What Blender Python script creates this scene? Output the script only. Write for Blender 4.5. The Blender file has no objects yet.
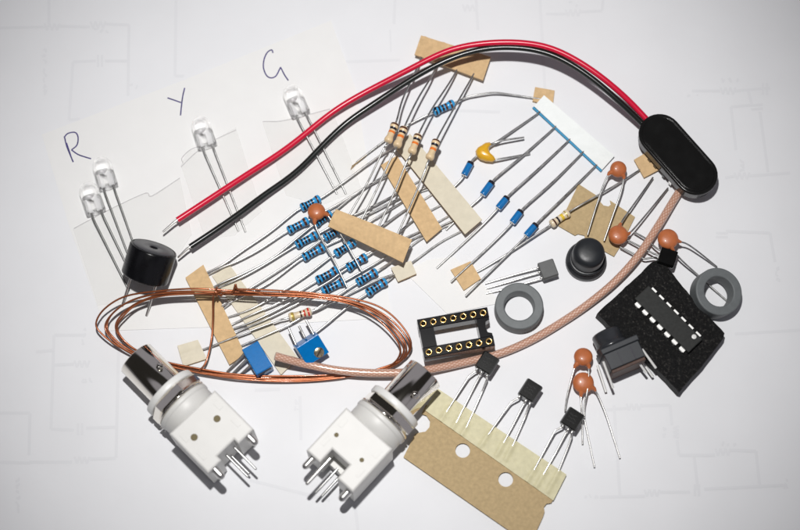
import bpy, math, random
from mathutils import Vector, Matrix, noise
# 1 Blender unit = 1 centimetre
rng = random.Random(7)
scene = bpy.context.scene
COL = scene.collection
V = Vector
# ------------------------------------------------------------------ camera
LENS, SENS, DIST, TILT = 50.0, 23.6, 42.37, math.radians(17)
CAM = V((0, -DIST*math.sin(TILT), DIST*math.cos(TILT)))
UP = V((0, math.cos(TILT), math.sin(TILT)))
FW = V((0, math.sin(TILT), -math.cos(TILT)))

def at(p, z=0.0):
    """point of the table-top world at height z that the photo shows at pixel p (800x530)"""
    if len(p) == 3: z = p[2]
    sx = (p[0]-400)/800*SENS/LENS; sy = (265-p[1])/800*SENS/LENS
    d = FW + V((1, 0, 0))*sx + UP*sy
    t = (z-CAM.z)/d.z
    return CAM + d*t

cd = bpy.data.cameras.new('camera'); cam = bpy.data.objects.new('camera', cd); COL.objects.link(cam)
cam.location = CAM; cam.rotation_euler = (TILT, 0, 0)
cd.lens = LENS; cd.sensor_width = SENS; cd.clip_start = 1; cd.clip_end = 1000
cd.dof.use_dof = True; cd.dof.focus_distance = 42.1; cd.dof.aperture_fstop = 0.075
scene.camera = cam
scene.view_settings.view_transform = 'Standard'; scene.view_settings.look = 'None'
scene.view_settings.exposure = 0.0; scene.view_settings.gamma = 1

# ------------------------------------------------------------------ materials
def nt(m):
    m.use_nodes = True
    return m.node_tree, m.node_tree.nodes['Principled BSDF']
def mat(name, col, rough=.5, metal=0.0, spec=.5, noise_amt=0, noise_scale=20, bump=0, bscale=60, coat=0, trans=0, ior=1.5, alpha=1, det=6, bdist=.02, rvar=0):
    m = bpy.data.materials.new(name); t, b = nt(m)
    b.inputs['Base Color'].default_value = (*col, 1); b.inputs['Roughness'].default_value = rough
    b.inputs['Metallic'].default_value = metal; b.inputs['Specular IOR Level'].default_value = spec
    b.inputs['Coat Weight'].default_value = coat; b.inputs['Transmission Weight'].default_value = trans
    b.inputs['IOR'].default_value = ior; b.inputs['Alpha'].default_value = alpha
    b.inputs['Coat Roughness'].default_value = .08
    tc = t.nodes.new('ShaderNodeTexCoord')
    if noise_amt or rvar:
        n = t.nodes.new('ShaderNodeTexNoise'); n.inputs['Scale'].default_value = noise_scale; n.inputs['Detail'].default_value = det
        t.links.new(tc.outputs['Object'], n.inputs['Vector'])
    if noise_amt:
        r = t.nodes.new('ShaderNodeMapRange'); r.inputs['From Min'].default_value = .3; r.inputs['From Max'].default_value = .7
        r.inputs['To Min'].default_value = 1-noise_amt; r.inputs['To Max'].default_value = 1+noise_amt
        t.links.new(n.outputs['Fac'], r.inputs['Value'])
        mx = t.nodes.new('ShaderNodeVectorMath'); mx.operation = 'SCALE'; mx.inputs[0].default_value = col
        t.links.new(r.outputs['Result'], mx.inputs['Scale']); t.links.new(mx.outputs[0], b.inputs['Base Color'])
    if rvar:
        r2 = t.nodes.new('ShaderNodeMapRange'); r2.inputs['From Min'].default_value = .3; r2.inputs['From Max'].default_value = .7
        r2.inputs['To Min'].default_value = max(0, rough-rvar); r2.inputs['To Max'].default_value = rough+rvar
        t.links.new(n.outputs['Fac'], r2.inputs['Value']); t.links.new(r2.outputs['Result'], b.inputs['Roughness'])
    if bump:
        n2 = t.nodes.new('ShaderNodeTexNoise'); n2.inputs['Scale'].default_value = bscale; n2.inputs['Detail'].default_value = det
        bp = t.nodes.new('ShaderNodeBump'); bp.inputs['Strength'].default_value = bump; bp.inputs['Distance'].default_value = bdist
        t.links.new(tc.outputs['Object'], n2.inputs['Vector']); t.links.new(n2.outputs['Fac'], bp.inputs['Height'])
        t.links.new(bp.outputs['Normal'], b.inputs['Normal'])
    return m

M = {}
M['paper'] = mat('paper', (.778, .786, .806), .62, spec=.3, noise_amt=.014, noise_scale=.6, bump=.25, bscale=1.1, bdist=.06, det=3)
M['print'] = mat('print', (.738, .746, .768), .62, spec=.3)
M['slip'] = mat('slip', (.80, .80, .792), .6, spec=.3, noise_amt=.01, noise_scale=2, bump=.3, bscale=1.5, bdist=.04, det=3)
M['tape'] = mat('clear_tape', (.90, .90, .88), .25, alpha=.11, bump=.35, bscale=2.5, bdist=.05, det=2)
M['tape_crease'] = mat('tape_crease', (.66, .65, .66), .3, alpha=.55, spec=.5)
M['ink'] = mat('ink', (.06, .05, .19), .5, noise_amt=.3, noise_scale=12)
M['tan'] = mat('tan', (.625, .435, .235), .8, spec=.2, noise_amt=.10, noise_scale=9, bump=.3, bscale=40, bdist=.01)
M['kraft'] = mat('kraft', (.46, .345, .19), .8, spec=.2, noise_amt=.10, noise_scale=12, bump=.3, bscale=40, bdist=.01)
M['cream'] = mat('cream', (.66, .605, .475), .55, spec=.3, noise_amt=.05, noise_scale=6, bump=.3, bscale=14, bdist=.02)
M['masking'] = mat('masking', (.60, .56, .36), .5, spec=.3, noise_amt=.08, noise_scale=7, bump=.4, bscale=10, bdist=.02)
M['whitetape'] = mat('white_tape', (.77, .80, .79), .5, noise_amt=.03, noise_scale=4, bump=.4, bscale=5, bdist=.03)
M['bluetape'] = mat('blue_tape', (.03, .28, .50), .5)
M['lead'] = mat('lead', (.52, .52, .51), .36, 1, rvar=.1, noise_scale=8, noise_amt=.12)
M['leadbright'] = mat('lead_bright', (.72, .71, .69), .32, 1, rvar=.08, noise_scale=8)
M['leaddark'] = mat('lead_dark', (.24, .24, .235), .42, 1, rvar=.1, noise_scale=8, noise_amt=.2)
M['nickel'] = mat('nickel', (.84, .80, .73), .10, 1)
M['brass'] = mat('brass', (.70, .60, .42), .25, 1, noise_amt=.15, noise_scale=10)
M['gold'] = mat('gold', (.95, .62, .22), .2, 1)
M['hole'] = mat('hole', (.03, .02, .01), .6)
M['copper'] = mat('copper', (.28, .082, .028), .3, .6, noise_amt=.22, noise_scale=3, coat=.25)
M['red'] = mat('red_pvc', (.62, .006, .04), .28, spec=.5, bump=.06, bscale=8, bdist=.02)
M['black'] = mat('black_pvc', (.010, .012, .011), .25, bump=.06, bscale=8, bdist=.02)
M['blackshell'] = mat('black_shell', (.008, .008, .008), .2, spec=.3, bump=.10, bscale=5, bdist=.01, rvar=.05, noise_scale=3)
M['buzz'] = mat('buzzer_plastic', (.004, .004, .005), .25, spec=.3, bump=.05, bscale=60, bdist=.006, rvar=.08, noise_scale=3)
M['buzzface'] = mat('buzzer_face', (.05, .05, .055), .36, bump=.08, bscale=60, bdist=.006)
M['brownboard'] = mat('fibre_board', (.06, .028, .018), .6, noise_amt=.3, noise_scale=10)
M['blue'] = mat('blue_enamel', (.03, .31, .64), .3, coat=.3, noise_amt=.08, noise_scale=10)
M['diodeblue'] = mat('diode_blue', (.006, .15, .42), .22, coat=.5, noise_amt=.15, noise_scale=12)
M['potblue'] = mat('pot_blue', (.001, .15, .44), .2, spec=.3, noise_amt=.06, noise_scale=8, bump=.12, bscale=40, bdist=.01)
M['bbrown'] = mat('band_brown', (.07, .022, .012), .35)
M['bblack'] = mat('band_black', (.012, .011, .02), .35)
M['borange'] = mat('band_orange', (.80, .20, .03), .35)
M['bred'] = mat('band_red', (.55, .03, .015), .35)
M['bgold'] = mat('band_gold', (.62, .45, .12), .35, .5)
M['byellow'] = mat('band_yellow', (.75, .52, .04), .35)
M['beige'] = mat('beige_body', (.74, .56, .34), .35, coat=.2, noise_amt=.05, noise_scale=10)
M['beige2'] = mat('beige_body_pale', (.72, .60, .42), .35, coat=.2, noise_amt=.05, noise_scale=10)
M['ceramic'] = mat('ceramic_orange', (.46, .135, .045), .4, coat=.15, noise_amt=.14, noise_scale=5, bump=.35, bscale=7, bdist=.02)
M['yellow'] = mat('yellow_dip', (.74, .40, .02), .32, coat=.3, noise_amt=.08, noise_scale=8)
M['epoxy'] = mat('clear_epoxy', (1, 1, 1), .03, trans=1, ior=1.5, alpha=.62)
M['silverframe'] = mat('silver_frame', (.88, .88, .88), .45, .35)
M['to92'] = mat('to92', (.004, .004, .004), .18, spec=.35, bump=.10, bscale=50, bdist=.006, noise_amt=.2, noise_scale=10)
M['to92print'] = mat('to92_print', (.035, .035, .035), .5)
M['greypack'] = mat('grey_pack', (.085, .088, .088), .5, bump=.3, bscale=50, bdist=.006, noise_amt=.1, noise_scale=8)
M['ferrite'] = mat('ferrite', (.13, .142, .145), .55, noise_amt=.07, noise_scale=8, bump=.35, bscale=30, bdist=.008)
M['socket'] = mat('socket_black', (.004, .004, .005), .18, spec=.3, bump=.08, bscale=60, bdist=.005)
M['rubber'] = mat('button_black', (.016, .018, .021), .38, spec=.35, bump=.25, bscale=90, bdist=.004, rvar=.06, noise_scale=5)
M['switchgrey'] = mat('switch_grey', (.026, .029, .034), .4, spec=.35, bump=.2, bscale=70, bdist=.005)
M['switchcap'] = mat('switch_cap', (.026, .028, .032), .26)
M['icplastic'] = mat('ic_plastic', (.032, .033, .032), .3, spec=.2, bump=.15, bscale=60, bdist=.005, noise_amt=.15, noise_scale=12)
M['whiteplastic'] = mat('white_plastic', (.67, .665, .64), .45, noise_amt=.02, noise_scale=3, bump=.04, bscale=20, bdist=.01)
M['whitewasher'] = mat('white_washer', (.76, .76, .74), .4)
M['dot'] = mat('dark_hole', (.16, .13, .06), .7)
M['tinned_glint'] = mat('tinned_glint', (.82, .82, .80), .5, .35)  # tinned pins, pale and less metallic: their bright highlight is put into the colour
M['pindot'] = mat('index_dot', (.7, .7, .68), .4)
M['purple'] = mat('smoke_plastic', (.20, .19, .22), .4)

# foam: black, porous; glints of the cell walls painted in as paler specks
m = mat('foam', (.010, .010, .010), .6); t, b = nt(m); M['foam'] = m
tc = t.nodes.new('ShaderNodeTexCoord'); vo = t.nodes.new('ShaderNodeTexVoronoi'); vo.inputs['Scale'].default_value = 14; b.inputs['Specular IOR Level'].default_value = .3
vo.inputs['Randomness'].default_value = 1
no = t.nodes.new('ShaderNodeTexNoise'); no.inputs['Scale'].default_value = 15; no.inputs['Detail'].default_value = 8; no.inputs['Roughness'].default_value = .75
t.links.new(tc.outputs['Object'], vo.inputs['Vector']); t.links.new(tc.outputs['Object'], no.inputs['Vector'])
cr = t.nodes.new('ShaderNodeValToRGB'); cr.color_ramp.elements[0].position = .54; cr.color_ramp.elements[0].color = (.004, .004, .004, 1)
cr.color_ramp.elements[1].position = .70; cr.color_ramp.elements[1].color = (.08, .075, .068, 1)
t.links.new(no.outputs['Fac'], cr.inputs['Fac']); t.links.new(cr.outputs['Color'], b.inputs['Base Color'])
mu = t.nodes.new('ShaderNodeMath'); mu.operation = 'ADD'; t.links.new(vo.outputs['Distance'], mu.inputs[0]); t.links.new(no.outputs['Fac'], mu.inputs[1])
bp = t.nodes.new('ShaderNodeBump'); bp.inputs['Strength'].default_value = .9; bp.inputs['Distance'].default_value = .05
t.links.new(mu.outputs[0], bp.inputs['Height']); t.links.new(bp.outputs['Normal'], b.inputs['Normal'])

# coax: braided screen seen through a pink-brown jacket (pattern runs along the tube's own UV)
m = mat('coax', (.6, .3, .22), .3, coat=.5); t, b = nt(m); M['coax'] = m
uv = t.nodes.new('ShaderNodeUVMap'); uv.uv_map = 'UVMap'
sep = t.nodes.new('ShaderNodeSeparateXYZ'); t.links.new(uv.outputs['UV'], sep.inputs[0])
def mth(op, a, c=None):
    n = t.nodes.new('ShaderNodeMath'); n.operation = op
    for i, x in enumerate((a, c)):
        if x is None: continue
        if isinstance(x, (int, float)): n.inputs[i].default_value = x
        else: t.links.new(x, n.inputs[i])
    return n.outputs[0]
a1 = mth('SINE', mth('ADD', mth('MULTIPLY', sep.outputs[0], 2*math.pi*8), 0))
a2 = mth('SINE', mth('SUBTRACT', mth('MULTIPLY', sep.outputs[1], 2*math.pi*7.6), 0))
pr = mth('MULTIPLY', a1, a2)
cr = t.nodes.new('ShaderNodeValToRGB'); cr.color_ramp.elements[0].position = .15; cr.color_ramp.elements[0].color = (.47, .25, .175, 1)
cr.color_ramp.elements[1].position = .95; cr.color_ramp.elements[1].color = (.72, .53, .43, 1)
e = cr.color_ramp.elements.new(.6); e.color = (.53, .30, .215, 1)
t.links.new(mth('ADD', mth('MULTIPLY', pr, .5), .5), cr.inputs['Fac']); t.links.new(cr.outputs['Color'], b.inputs['Base Color'])
bp = t.nodes.new('ShaderNodeBump'); bp.inputs['Strength'].default_value = .15; bp.inputs['Distance'].default_value = .008
t.links.new(pr, bp.inputs['Height']); t.links.new(bp.outputs['Normal'], b.inputs['Normal'])

# ------------------------------------------------------------------ mesh builder
class MB:
    def __init__(s): s.v, s.f, s.m, s.sm, s.uv, s.mats = [], [], [], [], {}, []
    def mi(s, m):
        if m not in s.mats: s.mats.append(m)
        return s.mats.index(m)
    def add(s, vs, fs, m, smooth=False, uvs=None):
        o = len(s.v); s.v += [V(v) for v in vs]; i = s.mi(m)
        for k, f in enumerate(fs):
            if uvs: s.uv[len(s.f)] = uvs[k]
            s.f.append([o+j for j in f]); s.m.append(i); s.sm.append(smooth)
        return s
    def build(s, name, parent=None):
        me = bpy.data.meshes.new(name); off = parent_origin(parent) if parent else (V(s.v[0])*0 if not s.v else V((sum(v.x for v in s.v)/len(s.v), sum(v.y for v in s.v)/len(s.v), min(v.z for v in s.v))))
        me.from_pydata([v-off for v in s.v], [], s.f)
        for mm in s.mats: me.materials.append(M[mm])
        me.polygons.foreach_set('material_index', s.m); me.polygons.foreach_set('use_smooth', s.sm)
        if s.uv:
            l = me.uv_layers.new(name='UVMap')
            for k, u in s.uv.items():
                for li, c in zip(me.polygons[k].loop_indices, u): l.data[li].uv = c
        me.update()
        o = bpy.data.objects.new(name, me); COL.objects.link(o)
        if parent: o.parent = parent; 
        else: o.location = off
        o['_o'] = list(off)
        return o
def parent_origin(o): return V(o['_o'])

def thing(name, label, cat, loc, group=None):
    o = bpy.data.objects.new(name, None); COL.objects.link(o); o.location = loc; o['_o'] = list(loc)
    o.empty_display_size = .2
    o['label'] = label; o['category'] = cat
    if group: o['group'] = group
    return o
def tag(o, label, cat, group=None):
    o['label'] = label; o['category'] = cat
    if group: o['group'] = group
    return o

def spline(pts, n=8):
    P = [V(p) for p in pts]
    if len(P) < 3: return P
    Q = [P[0]*2-P[1]]+P+[P[-1]*2-P[-2]]; out = []
    for i in range(1, len(Q)-2):
        a, b_, c, d = Q[i-1:i+3]
        for k in range(n):
            u = k/n
            out.append(.5*((2*b_)+(c-a)*u+(2*a-5*b_+4*c-d)*u*u+(3*b_-a-3*c+d)*u**3))
    out.append(P[-1]); return out
def bend(pts, rad=.12, n=5):
    """straight runs joined by small rounded corners, the way wire legs are bent"""
    P = [V(p) for p in pts]; out = [P[0]]
    for i in range(1, len(P)-1):
        a, b_, c = P[i-1], P[i], P[i+1]; d1 = min(rad, (b_-a).length*.45); d2 = min(rad, (c-b_).length*.45)
        s0 = b_+(a-b_).normalized()*d1; s1 = b_+(c-b_).normalized()*d2
        for k in range(n+1):
            u = k/n; out.append(s0*(1-u)**2+b_*2*u*(1-u)+s1*u*u)
    out.append(P[-1]); return out
def relax(P, it=20):
    P = [V(p) for p in P]
    for _ in range(it): P = [P[0]]+[(P[i-1]+P[i]*2+P[i+1])/4 for i in range(1, len(P)-1)]+[P[-1]]
    return P
def tube(mb, pts, r, m, seg=10, flat=1.0, cap=True):
    P = [V(p) for p in pts]; n = len(P)
    if not isinstance(r, (list, tuple)): r = [r]*n
    T = [(P[min(i+1, n-1)]-P[max(i-1, 0)]).normalized() for i in range(n)]
    up = V((0, 0, 1)) if abs(T[0].z) < .9 else V((1, 0, 0))
    N = (up-T[0]*up.dot(T[0])).normalized(); vs = []; fs = []; uvs = []; L = 0
    Ls = []
    for i in range(n):
        if i: L += (P[i]-P[i-1]).length
        Ls.append(L)
        N = (N-T[i]*N.dot(T[i])).normalized(); B = T[i].cross(N)
        for j in range(seg):
            a = 2*math.pi*j/seg
            vs.append(P[i]+(N*math.cos(a)*flat+B*math.sin(a))*r[i])
    for i in range(n-1):
        for j in range(seg):
            k = (j+1) % seg
            fs.append([i*seg+j, i*seg+k, (i+1)*seg+k, (i+1)*seg+j])
            uvs.append([(j/seg, Ls[i]), ((j+1)/seg, Ls[i]), ((j+1)/seg, Ls[i+1]), (j/seg, Ls[i+1])])
    mb.add(vs, fs, m, True, uvs)
    if cap:
        mb.add(vs[:seg], [list(range(seg))[::-1]], m, False, [[(0, 0)]*seg]); mb.add(vs[-seg:], [list(range(seg))], m, False, [[(0, 0)]*seg])
    return mb
def basis(ax):
    Z = V(ax).normalized(); X = V((1, 0, 0)) if abs(Z.x) < .8 else V((0, 1, 0))
    X = (X-Z*X.dot(Z)).normalized(); return X, Z.cross(X), Z
def lathe(mb, prof, o, ax, m, seg=32, smooth=True, sx=1, sy=1, xdir=None, closed=False):
    """prof: (r, h[, material of the stretch that starts here])"""
    X, Y, Z = basis(ax)
    if xdir: X = V(xdir); X = (X-Z*X.dot(Z)).normalized(); Y = Z.cross(X)
    vs = []; n = len(prof)
    for p in prof:
        for j in range(seg):
            a = 2*math.pi*j/seg; vs.append(V(o)+Z*p[1]+(X*math.cos(a)*sx+Y*math.sin(a)*sy)*max(p[0], 1e-5))
    groups = {}
    for i in range(n if closed else n-1):
        mm = prof[i][2] if len(prof[i]) > 2 else m
        i2 = (i+1) % n
        for j in range(seg):
            k = (j+1) % seg
            groups.setdefault(mm, []).append([i*seg+j, i*seg+k, i2*seg+k, i2*seg+j])
    # single vertex pool for smooth shading across materials
    o0 = len(mb.v); mb.v += vs
    for mm, fs in groups.items():
        ii = mb.mi(mm)
        for f in fs: mb.f.append([o0+q for q in f]); mb.m.append(ii); mb.sm.append(smooth)
    return mb
def inset(poly, d):
    n = len(poly); out = []
    A = sum(poly[i][0]*poly[(i+1) % n][1]-poly[(i+1) % n][0]*poly[i][1] for i in range(n)); s = 1 if A > 0 else -1
    for i in range(n):
        p0, p1, p2 = V(poly[i-1][:2]), V(poly[i][:2]), V(poly[(i+1) % n][:2])
        e1 = (p1-p0).normalized(); e2 = (p2-p1).normalized()
        n1 = V((-e1.y, e1.x))*s; n2 = V((-e2.y, e2.x))*s
        b_ = n1+n2
        if b_.length < 1e-6: b_ = n1
        b_ = b_.normalized(); c = max(.35, b_.dot(n1)); out.append(tuple(p1+b_*(d/c)))
    return out
def prism(mb, poly, z0, z1, m, F=None, bev=.0, mtop=None):
    """vertical prism of a 2D outline in frame F (Matrix), chamfered edges"""
    F = F or Matrix.Identity(4); A = sum(poly[i][0]*poly[(i+1) % len(poly)][1]-poly[(i+1) % len(poly)][0]*poly[i][1] for i in range(len(poly)))
    if A < 0: poly = poly[::-1]
    n = len(poly)
    rings = [(poly, z0), (poly, z1)] if not bev else [(inset(poly, bev), z0), (inset(poly, bev*.3), z0+bev*.3), (poly, z0+bev), (poly, z1-bev), (inset(poly, bev*.3), z1-bev*.3), (inset(poly, bev), z1)]
    vs = [F @ V((p[0], p[1], z)) for pl, z in rings for p in pl]; fs = []
    for i in range(len(rings)-1):
        for j in range(n):
            k = (j+1) % n; fs.append([i*n+j, i*n+k, (i+1)*n+k, (i+1)*n+j])
    mb.add(vs, fs, m)
    mb.add(vs[:n], [list(range(n))[::-1]], m); mb.add(vs[-n:], [list(range(n))], mtop or m)
    return mb
def rect(x0, x1, y0, y1): return [(x0, y0), (x1, y0), (x1, y1), (x0, y1)]
def boxm(mb, x0, x1, y0, y1, z0, z1, m, F=None, bev=.01): return prism(mb, rect(x0, x1, y0, y1), z0, z1, m, F, bev)
def frame(o, x, z=(0, 0, 1)):
    X = V(x).normalized(); Z = V(z); Z = (Z-X*Z.dot(X)).normalized(); Y = Z.cross(X)
    F = Matrix((X, Y, Z)).transposed().to_4x4(); F.translation = V(o); return F
def fpx(a, b_, z): return frame(at(a, z), at(b_, z)-at(a, z))
def patch(mb, c, th, m, nu=14, nv=8, fn=None, mside=None):
    """paper strip between four corner points, with thickness and optional height function fn(u,v,p)"""
    a, b_, cc, d = [V(x) for x in c]; top = []; bot = []
    for i in range(nu+1):
        u = i/nu
        for j in range(nv+1):
            w = j/nv; p = a*(1-u)*(1-w)+b_*u*(1-w)+cc*u*w+d*(1-u)*w
            dz = fn(u, w, p) if fn else 0
            dz += .006*noise.noise(p*1.7)
            top.append(p+V((0, 0, dz+th/2))); bot.append(p+V((0, 0, dz*.6-th/2)))
    idx = lambda i, j: i*(nv+1)+j
    fs = [[idx(i, j), idx(i+1, j), idx(i+1, j+1), idx(i, j+1)] for i in range(nu) for j in range(nv)]
    nrm = (b_-a).cross(d-a).z
    if nrm < 0: fs = [f[::-1] for f in fs]
    mb.add(top, fs, m, True); mb.add(bot, [f[::-1] for f in fs], mside or m, True)
    ring = [idx(i, 0) for i in range(nu)]+[idx(nu, j) for j in range(nv)]+[idx(i, nv) for i in range(nu, 0, -1)]+[idx(0, j) for j in range(nv, 0, -1)]
    vs = [top[i] for i in ring]+[bot[i] for i in ring]; n = len(ring)
    sf = [[i, i+n, (i+1) % n+n, (i+1) % n] for i in range(n)]
    if nrm < 0: sf = [f[::-1] for f in sf]
    mb.add(vs, sf, mside or m)
    return mb
def plate(mb, loops, z0, z1, m, fn=None):
    """flat sheet with holes: outlines given as world XY; made through a filled 2D curve"""
    cu = bpy.data.curves.new('c', 'CURVE'); cu.dimensions = '2D'; cu.fill_mode = 'BOTH'; cu.extrude = (z1-z0)/2
    for lp in loops:
        s = cu.splines.new('POLY'); s.points.add(len(lp)-1); s.use_cyclic_u = True
        for i, p in enumerate(lp): s.points[i].co = (p[0], p[1], 0, 1)
    ob = bpy.data.objects.new('c', cu); COL.objects.link(ob); dg = bpy.context.evaluated_depsgraph_get()
    me = ob.evaluated_get(dg).to_mesh(); vs = [V((v.co.x, v.co.y, v.co.z+(z0+z1)/2+(fn(v.co) if fn else 0))) for v in me.vertices]
    fs = [list(p.vertices) for p in me.polygons]; mb.add(vs, fs, m)
    ob.evaluated_get(dg).to_mesh_clear(); bpy.data.objects.remove(ob); bpy.data.curves.remove(cu)
    return mb
def circ(c, r, n=24): return [(c[0]+r*math.cos(2*math.pi*i/n), c[1]+r*math.sin(2*math.pi*i/n)) for i in range(n)]
def W(pts, z=None): return [at(p, z if z is not None else 0) if len(p) == 2 else at(p) for p in pts]

# ------------------------------------------------------------------ paper under everything, with show-through of the print on its back
g = MB(); S = 90; N = 60
vs = [V((-S+2*S*i/N, -S+2*S*j/N, 0)) for i in range(N+1) for j in range(N+1)]
g.add(vs, [[i*(N+1)+j, (i+1)*(N+1)+j, (i+1)*(N+1)+j+1, i*(N+1)+j+1] for i in range(N) for j in range(N)], 'paper', True)
LZ = [.003]
def line(pts, w=.05):
    w *= 1.5
    for a, b_ in zip(pts[:-1], pts[1:]):
        LZ[0] = .003+(LZ[0]-.003+.00037) % .004
        A, B = at(a, LZ[0]), at(b_, LZ[0]); d = (B-A); n_ = V((-d.y, d.x, 0)).normalized()*w/2; d = d.normalized()*0
        g.add([A-n_, B-n_, B+n_, A+n_], [[0, 1, 2, 3]], 'print')
def zig(c, ang, n=3, s=5):
    ca, sa = math.cos(ang), math.sin(ang); pts = [(c[0]+ca*(i-n)*s*.5-sa*(s*.7 if i % 2 else -s*.7), c[1]+sa*(i-n)*s*.5+ca*(s*.7 if i % 2 else -s*.7)) for i in range(2*n+1)]
    line(pts, .035)
def cap(c, ang, s=6, gap=4):
    ca, sa = math.cos(ang), math.sin(ang)
    for k in (-1, 1):
        x, y = c[0]+ca*gap/2*k, c[1]+sa*gap/2*k; line([(x-sa*-s, y-ca*s), (x+sa*-s, y+ca*s)], .04)
def scrib(c, ang, n=4, s=5, step=6):
    ca, sa = math.cos(ang), math.sin(ang); R = random.Random(int(c[0]*7+c[1]))
    for i in range(n):
        x, y = c[0]+ca*i*step, c[1]+sa*i*step
        pts = [(x+R.uniform(-.45, .45)*s, y+R.uniform(-.6, .6)*s) for _ in range(4)]; line(pts, .03)
line([(0, 28), (48, 27)]); zig((52, 27), 0); line([(57, 26), (90, 27)]); zig((98, 25), 0); line([(104, 24), (129, 25), (128, 96)])
line([(49, 0), (49, 24)]); line([(176, 0), (175, 76), (184, 76)]); line([(128, 61), (105, 61)]); cap((100, 61), 0); line([(96, 61), (73, 62), (69, 120), (80, 119)])
scrib((45, 50), math.pi/2, 8); scrib((96, 31), 0, 3); scrib((130, 86), 0, 2)
line([(0, 413), (30, 413), (29, 455)]); line([(30, 463), (0, 462)]); line([(29, 462), (72, 462)]); zig((82, 460), 0); line([(90, 459), (116, 458), (119, 330)])
line([(54, 335), (86, 335)]); line([(54, 335), (51, 429), (74, 430)]); cap((80, 429), 0); line([(86, 428), (116, 427)]); line([(36, 352), (54, 350)]); zig((82, 364), 0); line([(54, 365), (74, 364)]); scrib((18, 480), math.pi/2, 6); scrib((84, 330), math.pi/2, 3); scrib((84, 380), 0, 2)
line([(692, 91), (720, 91)]); zig((728, 91), 0); line([(735, 91), (770, 88)]); cap((765, 89), 0); line([(748, 90), (752, 105), (731, 107), (736, 150)]); cap((757, 107), 1.5); line([(760, 112), (768, 172)])
line([(725, 178), (735, 176)]); zig((742, 176), 0); line([(748, 176), (790, 173)]); scrib((690, 97), 0, 2); scrib((724, 80), 0, 3); scrib((742, 160), 1.57, 3)
line([(546, 14), (566, 14)]); zig((573, 13), 0); line([(580, 12), (602, 11), (603, 0)]); line([(540, 0), (545, 90)]); scrib((570, 4), 0, 2)
line([(606, 410), (630, 408)]); zig((634, 407), 0); line([(640, 406), (670, 405), (672, 425)]); zig((676, 432), 1.57, 3, 4); line([(677, 440), (679, 455), (715, 455)]); zig((723, 452), 0); line([(731, 450), (756, 451), (760, 488)])
line([(694, 455), (698, 490)]); line([(600, 497), (645, 496)]); zig((652, 493), 0); line([(660, 492), (690, 492)]); cap((697, 490), 0); line([(704, 489), (784, 485)]); line([(620, 496), (614, 405)]); scrib((723, 444), 0, 3); scrib((664, 430), 1.57, 2); scrib((786, 480), 1.57, 2); scrib((585, 497), 0, 3)
line([(726, 231), (770, 233), (775, 262)]); cap((722, 235), 1.57); line([(735, 334), (800, 330)]); scrib((778, 268), 1.57, 3)
line([(255, 390), (280, 389)]); scrib((297, 402), 1.57, 2); line([(300, 396), (301, 440)]); line([(440, 110), (500, 112)]); line([(476, 0), (478, 30)]); zig((470, 8), 0); line([(400, 60), (340, 62)])
line([(250, 480), (330, 500)]); line([(355, 505), (358, 530)]); line([(395, 0), (394, 24)]); line([(390, 30), (391, 52)], .03)
o = g.build('paper_surface'); o['kind'] = 'structure'

# ------------------------------------------------------------------ paper slip with handwriting, adhesive tape
lb = lambda p: at(p)
slip = MB()
sl = W([(42, 135), (185, 80), (331, 21), (356, 90), (392, 318), (250, 326), (106, 331), (70, 228)], .0)
prism(slip, [(p.x, p.y) for p in sl], .008, .022, 'slip')
sroot = slip.build('paper_slip'); tag(sroot, 'white paper slip with handwritten letters R, Y and G beside the clear LEDs', 'paper slip')
def stroke(mb, pts, r=.019, sc=None):
    tube(mb, spline([at(p, .026) for p in pts], 6), r, 'ink', 6, .25)
for nm, strokes in (('letter', [[(64.5, 137), (67, 147), (73, 161.5), (71.5, 158), (66.5, 143)], [(64, 137.5), (68, 133.5), (75, 132.5), (78, 137), (77, 145), (71.5, 150)], [(71.5, 150), (78, 154.5), (85, 157), (91, 158.8)]]),
                    ('letter', [[(167.5, 98), (175, 100.5), (181, 102.7)], [(184.7, 88), (183, 95), (181.8, 103), (180.5, 115.5)]]),
                    ('letter', [[(273, 53), (271.5, 50), (267, 53), (264, 60), (263.5, 68), (266.5, 75.5), (271, 78), (276, 76), (280, 68.5), (281, 68.3), (284.5, 75), (288.3, 80.6)]])):
    mb = MB()
    for s_ in strokes: stroke(mb, s_)
    mb.build(nm, sroot)
def film(label, poly, creases=()):
    mb = MB(); p2 = [(p.x, p.y) for p in W(poly)]; prism(mb, p2, .030, .036, 'tape')
    for c in creases: tube(mb, spline([at(p, .037) for p in c], 5), .010, 'tape_crease', 6, .3)
    return tag(mb.build('adhesive_tape'), label, 'tape', 'clear tape pieces')
film('wide clear tape holding the legs of the two LEDs beside letter R', [(73, 229), (97, 216), (121, 204), (146, 193), (152, 196), (180, 178), (192, 235), (150, 300), (98, 306)], [[(74, 228.5), (97, 216), (121, 204), (146, 193), (152, 196), (180, 178)]])
film('clear tape over the legs of the LED beside letter Y', [(181, 166), (187, 152), (206, 146), (236, 128), (262, 212), (235, 236), (205, 240)], [[(181, 167), (190, 158), (200, 149)], [(183, 163), (182, 158), (190, 150), (200, 146)], [(214, 140), (236, 130)]])
film('clear tape over the legs of the LED beside letter G', [(262, 122), (280, 121), (308, 115), (332, 109), (362, 190), (322, 206), (286, 196)], [[(263, 121.5), (285, 120.5), (330, 109)]])
mb = MB(); sp = W([(404, 272), (428, 260), (454, 257), (502, 303), (447, 314)]); prism(mb, [(p.x, p.y) for p in sp], .008, .03, 'slip')
tag(mb.build('paper_slip'), 'small plain cream paper slip beneath the brown tape square near the IC socket', 'paper slip')

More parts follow.
